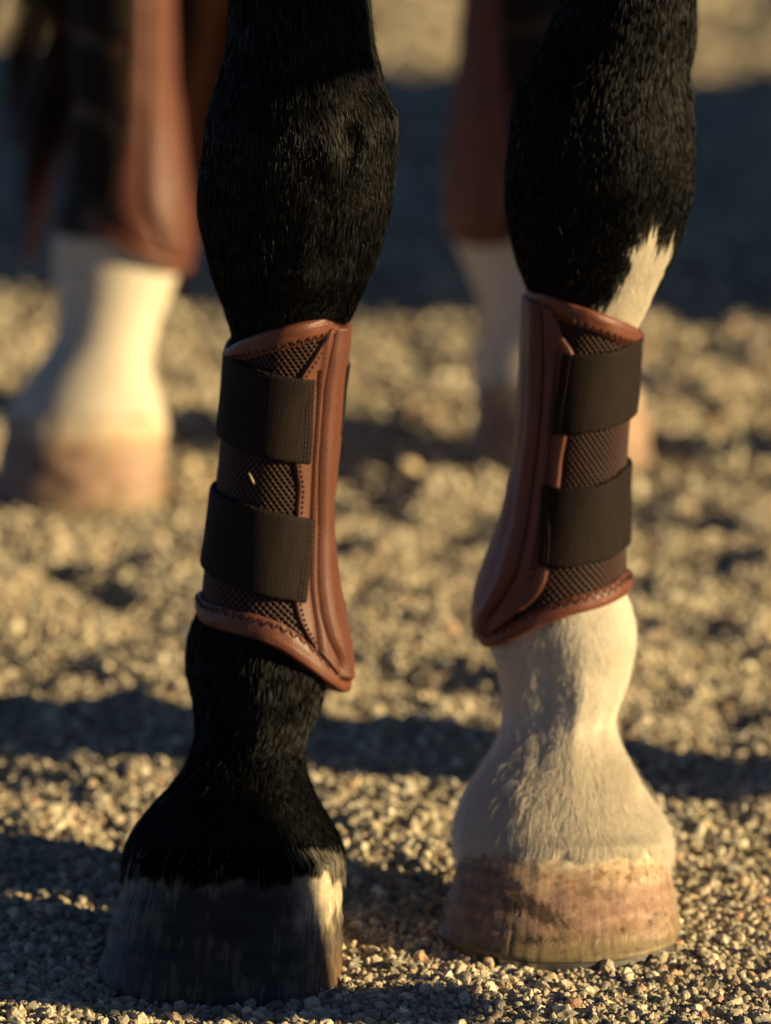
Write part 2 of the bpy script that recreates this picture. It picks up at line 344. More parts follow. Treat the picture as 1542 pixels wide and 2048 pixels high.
# whiteness of the coat (the horse's own colouring)
def poly_in(pts, x, y):
    inside = np.zeros(x.shape, bool); n = len(pts); j = n - 1
    for i in range(n):
        xi, yi = pts[i]; xj, yj = pts[j]
        inside ^= ((yi > y) != (yj > y)) & (x < (xj - xi) * (y - yi) / ((yj - yi) + 1e-12) + xi); j = i
    return inside
pat = [(1175, 640), (1185, 618), (1222, 590), (1242, 556), (1260, 528), (1258, 492), (1274, 478), (1282, 468), (1290, 462), (1300, 446), (1307, 450), (1312, 476), (1315, 492), (1322, 487), (1332, 472), (1346, 462), (1344, 486), (1332, 520), (1318, 558), (1306, 600), (1296, 640), (1288, 700), (1180, 700)]
pth, pz = TR.uv([p[0] for p in pat], [p[1] for p in pat]); PAT = list(zip(pth.tolist(), pz.tolist()))
ZCUT = 0.30
def white_R(th, z, soft=True):
    tt = (th + math.pi) % (2 * math.pi) - math.pi
    j = noise(tt * 26, z * 220, 0, 9) * .05 + noise(tt * 70, z * 90, 0, 11) * .03; jz = noise(tt * 60, z * 40, 0, 12) * .0055
    w_ = poly_in(PAT, tt + j, z + jz).astype(float)
    return np.maximum(w_, (z < ZCUT).astype(float))
def white_L(th, z):
    tt = (th + math.pi) % (2 * math.pi) - math.pi
    edge = .0440 + .010 * ss(R(30), R(60), tt) + .003 * noise(tt * 8, 0, 0, 2) - .004 * np.abs(tt)
    return ss(.0015, -.0015, z - edge) * .8
def white_H(z): return ss(.19, .186, z)

# ------------------------------------------------------------------ horse: one body mesh
horse = thing('horse', (0, .7, 0), 'black horse with white lower legs standing on gravel, wearing leg boots', 'horse')
def leg_mesh(tube, nz, nu=128):
    z = np.linspace(tube.z0, tube.z1, nz); th = np.linspace(0, 2 * np.pi, nu, endpoint=False)
    TH, Z = np.meshgrid(th, z, indexing='ij'); P = tube.P(TH, Z).reshape(-1, 3)
    F = grid_faces(nu, nz, True)
    n = len(P); P = np.vstack([P, [[*(P.reshape(nu, nz, 3)[:, 0].mean(0))]], [[*(P.reshape(nu, nz, 3)[:, -1].mean(0))]]])
    i = np.arange(nu); i2 = (i + 1) % nu
    c0 = np.stack([np.full(nu, n), i2 * nz, i * nz], -1); c1 = np.stack([np.full(nu, n + 1), i * nz + nz - 1, i2 * nz + nz - 1], -1)
    return mesh_np('leg', P, [F, c0, c1])
def sweep(name, pts, nu=40):
    """pts: (x,y,z,ra(x half width),rb(other half width)) along a path in the YZ plane"""
    p = np.array(pts, float); t = np.linspace(0, 1, len(p)); tt = np.linspace(0, 1, len(p) * 6)
    k = np.array([.06, .24, .4, .24, .06]); q = np.stack([np.convolve(np.pad(np.interp(tt, t, p[:, c]), 2, mode='edge'), k, 'valid') for c in range(5)], -1)
    d = np.gradient(q[:, :3], axis=0); d /= np.linalg.norm(d, axis=1)[:, None] + 1e-9; up = np.cross(d, [1, 0, 0])
    a = np.linspace(0, 2 * np.pi, nu, endpoint=False); V = []
    for i in range(len(q)): V.append(q[i, :3] + np.outer(np.cos(a) * q[i, 3], [1, 0, 0]) + np.outer(np.sin(a) * q[i, 4], up[i]))
    nv = len(q); V = np.array(V).transpose(1, 0, 2).reshape(-1, 3); F = grid_faces(nu, nv, True); n = len(V)
    V = np.vstack([V, q[0:1, :3], q[-1:, :3]]); i = np.arange(nu); i2 = (i + 1) % nu
    return mesh_np(name, V, [F[:, ::-1], np.stack([np.full(nu, n), i * nv, i2 * nv], -1), np.stack([np.full(nu, n + 1), i2 * nv + nv - 1, i * nv + nv - 1], -1)])
def fix_normals(me):
    import bmesh
    b = bmesh.new(); b.from_mesh(me); bmesh.ops.recalc_face_normals(b, faces=b.faces); b.to_mesh(me); b.free()
torso = sweep('body', [(0, -.16, 1.08, .05, .10), (0, -.12, 1.07, .17, .24), (0, .05, 1.05, .24, .28), (0, .35, 1.04, .27, .29), (0, .7, 1.05, .30, .30), (0, 1.0, 1.08, .28, .28), (0, 1.25, 1.10, .27, .27), (0, 1.45, 1.10, .2, .22), (0, 1.52, 1.12, .06, .1)])
neck = sweep('neck', [(0, .15, 1.12, .12, .22), (0, -.1, 1.32, .10, .2), (0, -.32, 1.55, .08, .15), (0, -.46, 1.74, .065, .11), (0, -.52, 1.80, .05, .07)])
head = sweep('head', [(0, -.42, 1.80, .05, .07), (0, -.50, 1.76, .09, .13), (0, -.62, 1.64, .085, .12), (0, -.76, 1.49, .055, .085), (0, -.86, 1.38, .05, .065), (0, -.92, 1.32, .045, .05), (0, -.94, 1.30, .02, .03)])
pieces = [leg_mesh(TL, 330), leg_mesh(TR, 330), leg_mesh(THL, 160, 72), leg_mesh(THR, 160, 72), neck, head]
for m_ in pieces + [torso]: fix_normals(m_)
base = bpy.data.objects.new('body', torso); C.objects.link(base); tmp = []
for m_ in pieces:
    o = bpy.data.objects.new('tmp', m_); C.objects.link(o); tmp.append(o)
    md = base.modifiers.new('u', 'BOOLEAN'); md.operation = 'UNION'; md.object = o; md.solver = 'EXACT'
dg = bpy.context.evaluated_depsgraph_get(); bm_ = bpy.data.meshes.new_from_object(base.evaluated_get(dg)); bm_.name = 'body'
for o in tmp + [base]: bpy.data.objects.remove(o)
nv_ = len(bm_.vertices); V = np.empty(nv_ * 3, np.float32); bm_.vertices.foreach_get('co', V); V = V.reshape(-1, 3).astype(float)
wt = np.zeros(nv_)
for tube, fn in ((TL, white_L), (TR, white_R), (THL, lambda t, z: white_H(z)), (THR, lambda t, z: white_H(z))):
    cx, cy, a, b = tube.par(V[:, 2]); q = (((V[:, 0] - cx) / a) ** 2 + ((V[:, 1] - cy) / b) ** 2 < 1.7) & (V[:, 2] < .62)
    th = np.arctan2((V[:, 0] - cx) / a, -(V[:, 1] - cy) / b); wt[q] = fn(th, V[:, 2])[q]
at = bm_.attributes.new('whiteness', 'FLOAT', 'POINT'); at.data.foreach_set('value', wt.astype(np.float32))
bm_.polygons.foreach_set('use_smooth', np.ones(len(bm_.polygons), bool))
bm_.materials.clear(); body = link('body', bm_, M_COAT, horse)

# ------------------------------------------------------------------ hooves
def hoof(tube_px_bot, tube_px_top, toe, painter, seed, label=None, nu=420, nv=130, zbot=-.006):
    (pb, xl, xr, ycb, bb), (ptp, xl2, xr2, yct, bt, zf, zh) = tube_px_bot, tube_px_top
    x0, _ = at_y(xl, pb, ycb); x1, _ = at_y(xr, pb, ycb); cxb, ab = (x0 + x1) / 2, (x1 - x0) / 2
    x0, _ = at_y(xl2, ptp, yct); x1, _ = at_y(xr2, ptp, yct); cxt, at_ = (x0 + x1) / 2, (x1 - x0) / 2
    th = np.linspace(-np.pi, np.pi, nu, endpoint=False); v = np.linspace(0, 1, nv); TH, Vv = np.meshgrid(th, v, indexing='ij')
    zt = zh + (zf - zh) * (.5 + .5 * np.cos(TH))
    zt = zt + .0016 * noise(TH * 3, 0, 0, seed) + .0003 * noise(TH * 14, 0, 0, seed + 2)
    z = zbot + (zt - zbot) * Vv
    e = .9
    sn = np.sign(np.sin(TH)) * np.abs(np.sin(TH)) ** e; cs = np.sign(np.cos(TH)) * np.abs(np.cos(TH)) ** e
    s = Vv ** 1.05
    cx = cxb + (cxt - cxb) * s; cy = ycb + (yct - ycb) * s; a = ab + (at_ - ab) * s; b = bb + (bt - bb) * s
    o = .0003 * np.sin(Vv * 38 + 1.5 * noise(TH * 2, Vv * 3, 0, seed)) * (Vv < .9) + .00016 * noise(TH * 26, Vv * 1, 0, seed + 1) + .0010 * np.exp(-((Vv - .97) / .05) ** 2) + .0006 * noise(TH * 6, Vv * 9, 0, seed + 4)
    o = o - .0016 * np.clip(.05 - Vv, 0, 1) / .05
    # cracks near the ground surface
    cr = np.zeros_like(TH)
    r2 = np.random.default_rng(seed)
    for _ in range(14):
        t0 = r2.uniform(-1.5, 1.5); v0 = r2.uniform(.08, .42); ln = r2.uniform(.02, .085)
        cr = np.maximum(cr, np.exp(-((TH - t0 - .05 * (Vv - v0) - .004 * np.sin(Vv * 90 + t0 * 9)) / .006) ** 2 - ((Vv - v0) / ln) ** 2) * .8)
    for t0, v0 in ((-.15 + .62, .27), (-.15 + .95, .30), (-.15 + 1.2, .33), (.88, .36)):
        cr = np.maximum(cr, np.exp(-((TH - t0) / .022) ** 2 - ((Vv - v0) / .022) ** 2))
    o = o - .0008 * cr
    P = np.stack([cx + (a + o) * sn, cy - (b + o) * cs, z], -1)
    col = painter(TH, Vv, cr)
    uv = np.stack([TH * .062, z * 1.15], -1)
    # cap: two more columns folded inwards over the coronet
    P = np.concatenate([P, np.stack([cxt + (at_ - .006) * sn[:, -1], yct - (bt - .006) * cs[:, -1], zt[:, -1] + .001], -1)[:, None], np.stack([cxt + at_ * .3 * sn[:, -1], yct - bt * .3 * cs[:, -1], zt[:, -1] - .01], -1)[:, None]], 1)
    col = np.concatenate([col, col[:, -1:], col[:, -1:]], 1); uv = np.concatenate([uv, uv[:, -1:], uv[:, -1:]], 1); n2 = nv + 2
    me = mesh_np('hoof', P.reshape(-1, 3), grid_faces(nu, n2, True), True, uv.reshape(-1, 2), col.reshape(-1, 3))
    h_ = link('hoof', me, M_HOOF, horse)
    if label: h_['label'] = label
    FR[seed] = (cxt, yct, at_, bt, zf, zh, cxb, ycb, ab, bb, zbot)
    return h_, (cxb, ycb, ab, bb)
FR = {}
def lerpc(c0, c1, f): return np.asarray(c0) * (1 - f[..., None]) + np.asarray(c1) * f[..., None]
def paint_dark(TH, V_, cr):
    n = fbm(TH * 5, V_ * 5, 0, 21, 5); n2 = fbm(TH * 40, V_ * 6, 0, 23, 3)
    c = lerpc((.017, .0135, .010), (.036, .028, .019), np.clip(.5 + n, 0, 1))
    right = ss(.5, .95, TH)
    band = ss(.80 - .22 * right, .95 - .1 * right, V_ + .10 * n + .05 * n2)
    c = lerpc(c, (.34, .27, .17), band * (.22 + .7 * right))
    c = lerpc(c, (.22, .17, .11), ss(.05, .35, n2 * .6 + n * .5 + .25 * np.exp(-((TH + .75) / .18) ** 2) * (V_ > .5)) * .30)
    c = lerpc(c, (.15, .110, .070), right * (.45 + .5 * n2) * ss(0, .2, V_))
    c = lerpc(c, (.50, .42, .28), right * ss(.46, .70, V_ + .16 * n + .08 * n2) * np.clip(.8 + .6 * n2, 0, 1))  # tan upper right brightened: the sunlit patch is painted into the horn
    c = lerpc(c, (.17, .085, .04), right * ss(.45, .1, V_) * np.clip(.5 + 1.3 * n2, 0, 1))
    return lerpc(c, (.02, .014, .01), cr * .8)
def paint_tan(TH, V_, cr, dirt_and_shade=1.0, seed=41):
    n = fbm(TH * 4, V_ * 6, 0, seed, 5); n2 = fbm(TH * 45, V_ * 5, 0, seed + 2, 3); n3 = fbm(TH * 22, V_ * 26, 0, seed + 4, 4)
    c = lerpc((.31, .185, .125), (.43, .280, .195), np.clip(.5 + n, 0, 1))
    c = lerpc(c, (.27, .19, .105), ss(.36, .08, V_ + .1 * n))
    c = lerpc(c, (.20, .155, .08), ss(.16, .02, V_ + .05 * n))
    c = lerpc(c, (.60, .45, .28), ss(.58, .92, V_ + .09 * n + .05 * n2) * .9)
    c = lerpc(c, (.66, .57, .43), ss(.80, .93, V_ + .03 * n3) * ss(.1, .35, n3 + .35 * np.exp(-((TH - .05) / .35) ** 2)))
    c = lerpc(c, (.34, .17, .08), ss(.62, .72, V_) * ss(.85, .78, V_) * ss(.0, .4, n3) * .8)
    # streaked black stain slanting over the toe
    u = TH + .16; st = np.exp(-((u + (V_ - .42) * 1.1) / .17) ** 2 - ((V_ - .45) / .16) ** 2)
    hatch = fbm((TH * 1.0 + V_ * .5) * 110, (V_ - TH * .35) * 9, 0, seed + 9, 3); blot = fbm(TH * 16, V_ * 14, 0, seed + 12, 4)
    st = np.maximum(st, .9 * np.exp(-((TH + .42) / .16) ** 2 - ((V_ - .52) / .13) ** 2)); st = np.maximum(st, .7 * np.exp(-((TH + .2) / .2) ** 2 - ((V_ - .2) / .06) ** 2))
    c = lerpc(c, (.040, .028, .018), ss(.32, .72, st + .60 * hatch + .30 * blot - .02) * .9 * dirt_and_shade)
    c = lerpc(c, (.13, .085, .05), ss(.1, .45, blot + .5 * n3) * .45 * dirt_and_shade)
    c = lerpc(c, (.070, .046, .028), ss(-.30, -.95, TH + .30 * n3 + .1 * blot) * .75 * dirt_and_shade)  # left side darkened: its shade is painted into the horn colour
    c = lerpc(c, (.20, .14, .08), ss(.65, 1.0, TH) * ss(.6, .25, V_) * np.clip(.45 + 1.2 * n3, 0, 1) * dirt_and_shade)
    return lerpc(c, (.05, .025, .014), cr * .85)
hoof((1938, 190, 686, LT + .0645, .0680), (1752, 258, 683, LT + .107, .0550, .061, .037), LT, paint_dark, 5, 'dark slate coloured hoof with a pale rim')
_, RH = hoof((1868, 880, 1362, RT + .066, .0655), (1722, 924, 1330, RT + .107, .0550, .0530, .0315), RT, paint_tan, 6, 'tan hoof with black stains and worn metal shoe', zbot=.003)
RHo = _
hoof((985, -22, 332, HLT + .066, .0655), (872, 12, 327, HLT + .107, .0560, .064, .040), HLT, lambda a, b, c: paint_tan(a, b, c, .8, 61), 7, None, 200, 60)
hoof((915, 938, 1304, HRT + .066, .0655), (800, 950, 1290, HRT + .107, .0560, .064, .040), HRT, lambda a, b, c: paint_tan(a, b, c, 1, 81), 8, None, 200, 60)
# steel shoe under the tan front hoof
def shoe(cx, cy, a, b):
    th = np.linspace(-2.5, 2.5, 120); pr = [(.984, -.001), (.984, .0034), (.975, .0038), (.72, .0042), (.70, -.001), (.70, -.006), (.99, -.006)]
    V = []; 
    for k, z in pr: V.append(np.stack([cx + a * k * np.sin(th), cy - b * k * np.cos(th), np.full_like(th, z - .001)], -1))
    V = np.array(V).transpose(1, 0, 2); V = np.concatenate([V, V[:, :1]], 1)
    return mesh_np('horseshoe', V.reshape(-1, 3), grid_faces(120, 8), False)
link('horseshoe', shoe(RH[0], RH[1], RH[2] + .0008, RH[3] + .0008), M_SHOE, RHo)

# ------------------------------------------------------------------ coat hair
def make_hair(name, pts, rad, white, shade, material, parent):
    n, k, _ = pts.shape
    hc = bpy.data.hair_curves.new(name); hc.add_curves([k] * n)
    hc.position_data.foreach_set('vector', pts.astype(np.float32).ravel())
    a = hc.attributes.new('radius', 'FLOAT', 'POINT'); a.data.foreach_set('value', rad.astype(np.float32).ravel())
    a = hc.attributes.new('whiteness', 'FLOAT', 'CURVE'); a.data.foreach_set('value', white.astype(np.float32))
    a = hc.attributes.new('shade', 'FLOAT', 'CURVE'); a.data.foreach_set('value', shade.astype(np.float32))
    hc.materials.append(material)
    o = bpy.data.objects.new(name, hc); C.objects.link(o); o.parent = parent; o.location = -Vector(world_loc(parent)); return o
def coat(tube, n, zlo, zhi, skip, whitefn, seed, lenfn=None):
    r = np.random.default_rng(seed); z = r.uniform(zlo, zhi, n); th = r.uniform(-np.pi, np.pi, n)
    keep = (np.abs(th) < R(115)) | (r.random(n) < .35); keep &= ~skip(th, z); z, th = z[keep], th[keep]; n = len(z)
    P = tube.P(th, z); e = 1e-3
    du = tube.P(th + .01, z) - P; dz = tube.P(th, z - .002) - P
    du /= np.linalg.norm(du, axis=1)[:, None]; dz /= np.linalg.norm(dz, axis=1)[:, None]
    nn = np.cross(du, -dz); nn /= np.linalg.norm(nn, axis=1)[:, None]
    side = 1.0 * noise(th * 2.2, z * 22, 0, seed) + .45 * noise(th * 9, z * 80, 0, seed + 3) + r.normal(0, .30, n)
    side = side * .17
    lift = .11 + .02 * noise(th * 7, z * 110, 0, seed + 7) + r.normal(0, .045, n)
    ln = (0.0085 if lenfn is None else lenfn(th, z)) * r.uniform(.6, 1.25, n)
    stray = r.random(n) < .012; lift = np.where(stray, lift + .35, lift); side = np.where(stray, side + r.normal(0, .5, n), side)
    d = dz + du * side[:, None]; d /= np.linalg.norm(d, axis=1)[:, None]
    k = 4; pts = np.empty((n, k, 3))
    root = P - nn * .0006
    for i in range(k):
        t = i / (k - 1)
        pts[:, i] = root + d * (ln * t)[:, None] + nn * (ln * (np.sin(t * 1.9) * .52) * np.clip(lift, .06, 1) * 1.25 + .0006)[:, None] * (t > 0) + np.array([0, 0, -1]) * (ln * .06 * t * t)[:, None]
    w_ = whitefn(th, z + .002)
    sh = r.random(n)
    rad0 = np.where(w_ > .5, .000065, .000055) * r.uniform(.7, 1.3, n) * np.where(sh > .9, 1.15, 1)
    rad = rad0[:, None] * np.array([1, .95, .7, .15])[None]
    return pts, rad, w_, sh

# ------------------------------------------------------------------ boots
def resamp(th_k, z_k, back):
    """periodic function of theta through knots"""
    t = list(th_k) + [R(b[0]) for b in back]; z = list(z_k) + [b[1] for b in back]
    o = np.argsort(t); t = np.array(t)[o]; z = np.array(z)[o]
    t = np.concatenate([t - 2 * np.pi, t, t + 2 * np.pi]); z = np.concatenate([z, z, z])
    g = np.linspace(-2 * np.pi, 2 * np.pi, 1441); v = np.interp(g, t, z)
    k = np.exp(-.5 * (np.arange(-24, 25) / 7.0) ** 2); k /= k.sum(); v = np.convolve(np.pad(v, 24, mode='edge'), k, 'valid')
    return lambda th: np.interp((np.asarray(th) + np.pi) % (2 * np.pi) - np.pi, g, v)
class Boot:
    def __init__(s, tube, top, bottom, topback, botback, label, loc, group='leather boots on the horse\'s legs'):
        s.t = tube
        th, z = tube.uv(*zip(*top), .001); s.zT = resamp(th, z, topback)
        th, z = tube.uv(*zip(*bottom), .001); s.zB = resamp(th, z, botback)
        s.root = thing('leg_boot', loc, label, 'horse boot', group)
    def v(s, th, z): return (s.zT(th) - z) / (s.zT(th) - s.zB(th))
    def tv(s, pts, o=.002):
        th, z = s.t.uv(*zip(*pts), o); return th, s.v(th, z)
    def z(s, th, v): return s.zT(th) * (1 - v) + s.zB(th) * v
    def patch(s, name, TH, Z, O, mat_, inner=.0, parent=None, us=None, closed=False, pads=True):
        if pads:
            pw = ((0, 0), (1, 1)) if closed else ((1, 1), (1, 1))
            TH, Z = np.pad(TH, pw, mode='edge'), np.pad(Z, pw, mode='edge')
            O2 = np.pad(O, pw, mode='edge'); I = inner if np.ndim(inner) == 0 else np.pad(inner, pw, mode='edge')
            m_ = np.zeros(O2.shape, bool); m_[:, 0] = m_[:, -1] = True
            if not closed: m_[0] = m_[-1] = True
            O = np.where(m_, I, O2)
        P = s.t.P(TH, Z, O)
        uv = np.stack([TH * .036, Z], -1)
        me = mesh_np(name, P.reshape(-1, 3), grid_faces(*TH.shape, closed), True, uv.reshape(-1, 2))
        return link(name, me, mat_, parent or s.root)
def roundedge(U, n_edge=1):
    return U
def stitches(boot, lines, off, name, parent, pitch=.0030, ln=.0021, r=.00050):
    """lines: list of (TH,Z) polylines"""
    V = []; F = []; base_ = 0
    for TH, Z in lines:
        P = boot.t.P(TH, Z, off); d = np.linalg.norm(np.diff(P, axis=0), axis=1); s = np.concatenate([[0], np.cumsum(d)])
        q = np.arange(pitch / 2, s[-1], pitch)
        for s0 in q:
            a = np.array([np.interp(s0 - ln / 2, s, P[:, k]) for k in range(3)]); b = np.array([np.interp(s0 + ln / 2, s, P[:, k]) for k in range(3)])
            V += capsule(a, b, r); 
            F += [[x + base_ for x in f] for f in CAPF]; base_ += 18
    if not V: return None
    me = mesh_np(name, np.array(V), np.array(F)); return link(name, me, M_THREAD, parent)
CAPF = []
for k in range(2):
    for i in range(6): CAPF.append([k * 6 + i, k * 6 + (i + 1) % 6, (k + 1) * 6 + (i + 1) % 6, (k + 1) * 6 + i])
def capsule(a, b, r):
    d = b - a; l = np.linalg.norm(d) + 1e-9; d = d / l; u = np.cross(d, [.3, .8, .5]); u /= np.linalg.norm(u); w_ = np.cross(d, u); out = []
    for t, rr in ((0, .35), (.5, 1), (1, .35)):
        for i in range(6):
            an = i * math.pi / 3; out.append(a + d * l * t + (u * math.cos(an) + w_ * math.sin(an)) * r * rr)
    return out
def smooth_interp(v, knots_v, knots_t, sm=.012):
    o = np.argsort(knots_v); kv, kt = np.array(knots_v)[o], np.array(knots_t)[o]
    g = np.linspace(-.1, 1.1, 601); y = np.interp(g, kv, kt); k = np.exp(-.5 * (np.arange(-20, 21) * (g[1] - g[0]) / sm) ** 2); k /= k.sum()
    y = np.convolve(np.pad(y, 20, mode='edge'), k, 'valid'); return np.interp(v, g, y)
HB = np.array([0, .35, .65, .85, 1.0])
def edge_profile(n, m_, thick, soft=2):
    """multiplier falling off on the outer rows of a grid"""
    i = np.minimum(np.arange(n), np.arange(n)[::-1]); j = np.minimum(np.arange(m_), np.arange(m_)[::-1])
    return 1 - thick * np.clip(1 - i / soft, 0, 1)[:, None] ** 2, 1 - thick * np.clip(1 - j / soft, 0, 1)[None] ** 2

def build_boot(bt, side, mesh_top, mesh_bot, shell_edge, seams, straps, detail=True, tabs=(), collar_w=.0):
    """side +1: leather shell lies to the right of the fabric (runs round the back to the left); -1 mirrored"""
    # fabric lining round the whole leg
    nu, nv = (560, 500) if detail else (120, 60)
    th = np.linspace(-np.pi, np.pi, nu, endpoint=False); v = np.linspace(.01, .99, nv); TH, Vv = np.meshgrid(th, v, indexing='ij'); Z = bt.z(TH, Vv)
    if detail:
        px_, pz_ = .0036, .0021; s_ = TH * .034; row = np.floor(Z / pz_ + .5)
        # lattice distance to nearest hole of a staggered grid
        best = np.full(TH.shape, 9.0)
        for dr in (-1, 0, 1):
            rr = row + dr; xs = np.mod(rr, 2) * px_ / 2; k = np.round((s_ - xs) / px_); dx = (s_ - xs - k * px_) / 1.05; dz = (Z - rr * pz_)
            best = np.minimum(best, np.hypot(dx, dz))
        O = -.0022 * ss(.00115, .0006, best) + .0003 * noise(s_ * 90, Z * 90, 0, 4)
    else: O = -.0003 * np.ones_like(TH)
    bt.patch('mesh_lining', TH, Z, O, M_MESHFAB, closed=True, pads=False)
    # collar and lower binding: padded rolls
    def roll(name, knots, at_top):
        tk, vk = bt.tv(knots); o = np.argsort(tk); tk, vk = tk[o], vk[o]
        nu = 360 if detail else 120; th = np.linspace(-np.pi, np.pi, nu, endpoint=False)
        vv = resamp(tk, vk, [(150, vk.mean()), (180, vk.mean()), (-150, vk.mean())])(th)
        w_ = np.linspace(0, 1, 26); TH = np.repeat(th[:, None], 26, 1); W = np.repeat(w_[None], nu, 0)
        H = (bt.zT(th) - bt.zB(th))[:, None]
        Vv = (W * vv[:, None]) if at_top else (1 - W * (1 - vv[:, None]))
        Z = bt.z(TH, Vv)
        pr = np.interp(w_, [0, .05, .14, .35, .65, .86, .93, 1], [-.0010, .0014, .0024, .0029, .0027, .0022, .0017, .0010])
        O = np.repeat(pr[None], nu, 0) + .0003 * noise(TH * 6, W * 3, 0, 8)
        # fold the rim inwards towards the leg
        Zr = Z.copy(); ins = np.zeros_like(TH)
        TH2 = np.concatenate([TH[:, :1], TH], 1); Z2 = np.concatenate([Z[:, :1] + (-.006 if at_top else .006), Z], 1); O2 = np.concatenate([O[:, :1] * 0 - .0055, O], 1)
        ob = bt.patch(name, TH2, Z2, O2, M_BIND, closed=True, pads=False)
        if detail:      # zigzag thread over the inner edge
            sg = -1 if at_top else 1; step = .0021; Pm = .036; ns = int(2 * np.pi * Pm / step); V = []; F = []; bs = 0; ang = np.linspace(-np.pi, np.pi, ns)
            vz = lambda t, h_: bt.z(np.array([t]), np.array([np.interp(t, th, vv)]))[0] + h_
            for i in range(ns - 1):
                if abs(ang[i]) > 1.75: continue
                h0, h1 = (.0005, .0040) if i % 2 == 0 else (.0040, .0005)
                if not at_top: h0, h1 = -h0, -h1
                a = bt.t.P(ang[i], vz(ang[i], h0), .0023 if abs(h0) < .002 else .0034); b = bt.t.P(ang[i + 1], vz(ang[i + 1], h1), .0023 if abs(h1) < .002 else .0034)
                V += capsule(a, b, .00042); F += [[x + bs for x in f] for f in CAPF]; bs += 18
            link('stitching', mesh_np('stitching', np.array(V), np.array(F)), M_THREAD, ob)
        return ob
    roll('collar', mesh_top, True); roll('lower_binding', mesh_bot, False)
    # leather shell
    te, ve = bt.tv(shell_edge); nu, nv = (300, 380) if detail else (90, 90)
    v = np.linspace(.035, .965, nv); tE = smooth_interp(v, ve, te, .010); tEnd = side * R(238)
    u = np.linspace(0, 1, nu) ** 1.0; TH = tE[None] + (tEnd - tE[None]) * u[:, None]; Vv = np.repeat(v[None], nu, 0); Z = bt.z(TH, Vv)
    O = np.full(TH.shape, .0026); seam_t = []
    for sp in seams:
        ts, vs = bt.tv(sp, .004); tS = smooth_interp(v, vs, ts); seam_t.append((tS, vs.min(), vs.max()))
    if seam_t:
        tA, tB = seam_t[0][0], seam_t[-1][0]
        d0 = (TH - tB[None]) * side * .036; d1 = (TH - tA[None]) * side * .036
        O = O + .0016 * ss(0, .0035, d0) * ss(0, .0035, -d1) + .0022 * ss(0, .004, d1) + .0014 * np.exp(-((d1 - .0075) / .0040) ** 2)
        for tS, v0, v1 in seam_t:
            d = (TH - tS[None]) * .036; O = O - .0014 * np.exp(-(d / .0009) ** 2) * (Vv > v0 - .02) * (Vv < v1 + .02)
    O = O + .0004 * noise(TH * 4, Z * 60, 0, 14) + .0010 * noise(TH * 1.5, Z * 18, 0, 15) * ss(.0, .5, u)[:, None]
    e1, e2 = edge_profile(nu, nv, .35, 3); O = O * e1 * e2
    shell = bt.patch('leather_shell', TH, Z, O, M_LEATHER, inner=-.0005)
    if detail and seam_t:
        lines = []
        for tS, v0, v1 in seam_t:
            m_ = (v > max(v0, .04)) & (v < min(v1, .955)); lines.append((tS[m_], bt.z(tS[m_], v[m_])))
        stitches(bt, lines, .0036, 'stitching', shell)
        # line of thread just inside the free edge
        ed = tE + side * .075; m_ = (v > .08) & (v < .94); stitches(bt, [(ed[m_], bt.z(ed[m_], v[m_]))], .0030, 'edge_stitching', shell)
    # straps
    for top, bot, end, backz in straps:
        tt, zt = bt.t.uv(*zip(*top), .004); tb, zb = bt.t.uv(*zip(*bot), .004); te_, ze_ = bt.t.uv(*zip(*end), .004)
        o = np.argsort(tt); tt, zt = tt[o], zt[o]; o = np.argsort(tb); tb, zb = tb[o], zb[o]; o = np.argsort(-ze_); te_, ze_ = te_[o], ze_[o]
        nu, nv = (260, 44) if detail else (90, 16)
        if side > 0: zt = np.concatenate([[zt[0] - backz], zt]); zb = np.concatenate([[zb[0] - backz], zb]); tt = np.concatenate([[tt[0] - 1.6], tt]); tb = np.concatenate([[tb[0] - 1.6], tb])
        else: zt = np.concatenate([zt, [zt[-1] - backz]]); zb = np.concatenate([zb, [zb[-1] - backz]]); tt = np.concatenate([tt, [tt[-1] + 1.6]]); tb = np.concatenate([tb, [tb[-1] + 1.6]])
        W = np.linspace(0, 1, nv); tE2 = np.interp(W, np.linspace(0, 1, len(te_)), te_); tS = -side * R(205)
        u = np.linspace(0, 1, nu); TH = tS + (tE2[None] - tS) * u[:, None]
        def sm_i(t, tk, zk):
            g = np.linspace(-4.5, 4.5, 901); y = np.interp(g, tk, zk); k = np.exp(-.5 * (np.arange(-20, 21) / 6.) ** 2); k /= k.sum(); return np.interp(t, g, np.convolve(np.pad(y, 20, mode='edge'), k, 'valid'))
        Z = sm_i(TH, tt, zt) * (1 - W[None]) + sm_i(TH, tb, zb) * W[None]
        Z = Z + .0002 * noise(TH * 25, W[None] * 2, 0, 6)
        arc = (tE2[None] - TH) * side * .036
        O = .0034 + .0006 * ss(.03, .0, arc) + .0004 * noise(TH * 3, W[None] * 1.5, 0, 31)
        e1, e2 = edge_profile(nu, nv, .2, 2); O = O * e1 * e2 
        so_ = bt.patch('strap', TH, Z, O, M_STRAP, inner=O - .0016)
        if detail:
            mk = (W > .04) & (W < .96)
            for dd in (.0035, .0055): stitches(bt, [((tE2 - side * dd / .036)[mk], Z[-1][mk])], .0041, 'hem_stitching', so_, .0026, .0018, .00034)
    for spec in tabs:
        th0, th1, zt, zb, off, m_, nm = spec
        nu, nv = 24, 24; TH, Z = np.meshgrid(np.linspace(th0, th1, nu), np.linspace(zt, zb, nv), indexing='ij')
        O = off[0] + (off[1] - off[0]) * np.linspace(0, 1, nu)[:, None] + 0 * TH
        bt.patch(nm, TH, Z, O, m_, inner=O - .0018)

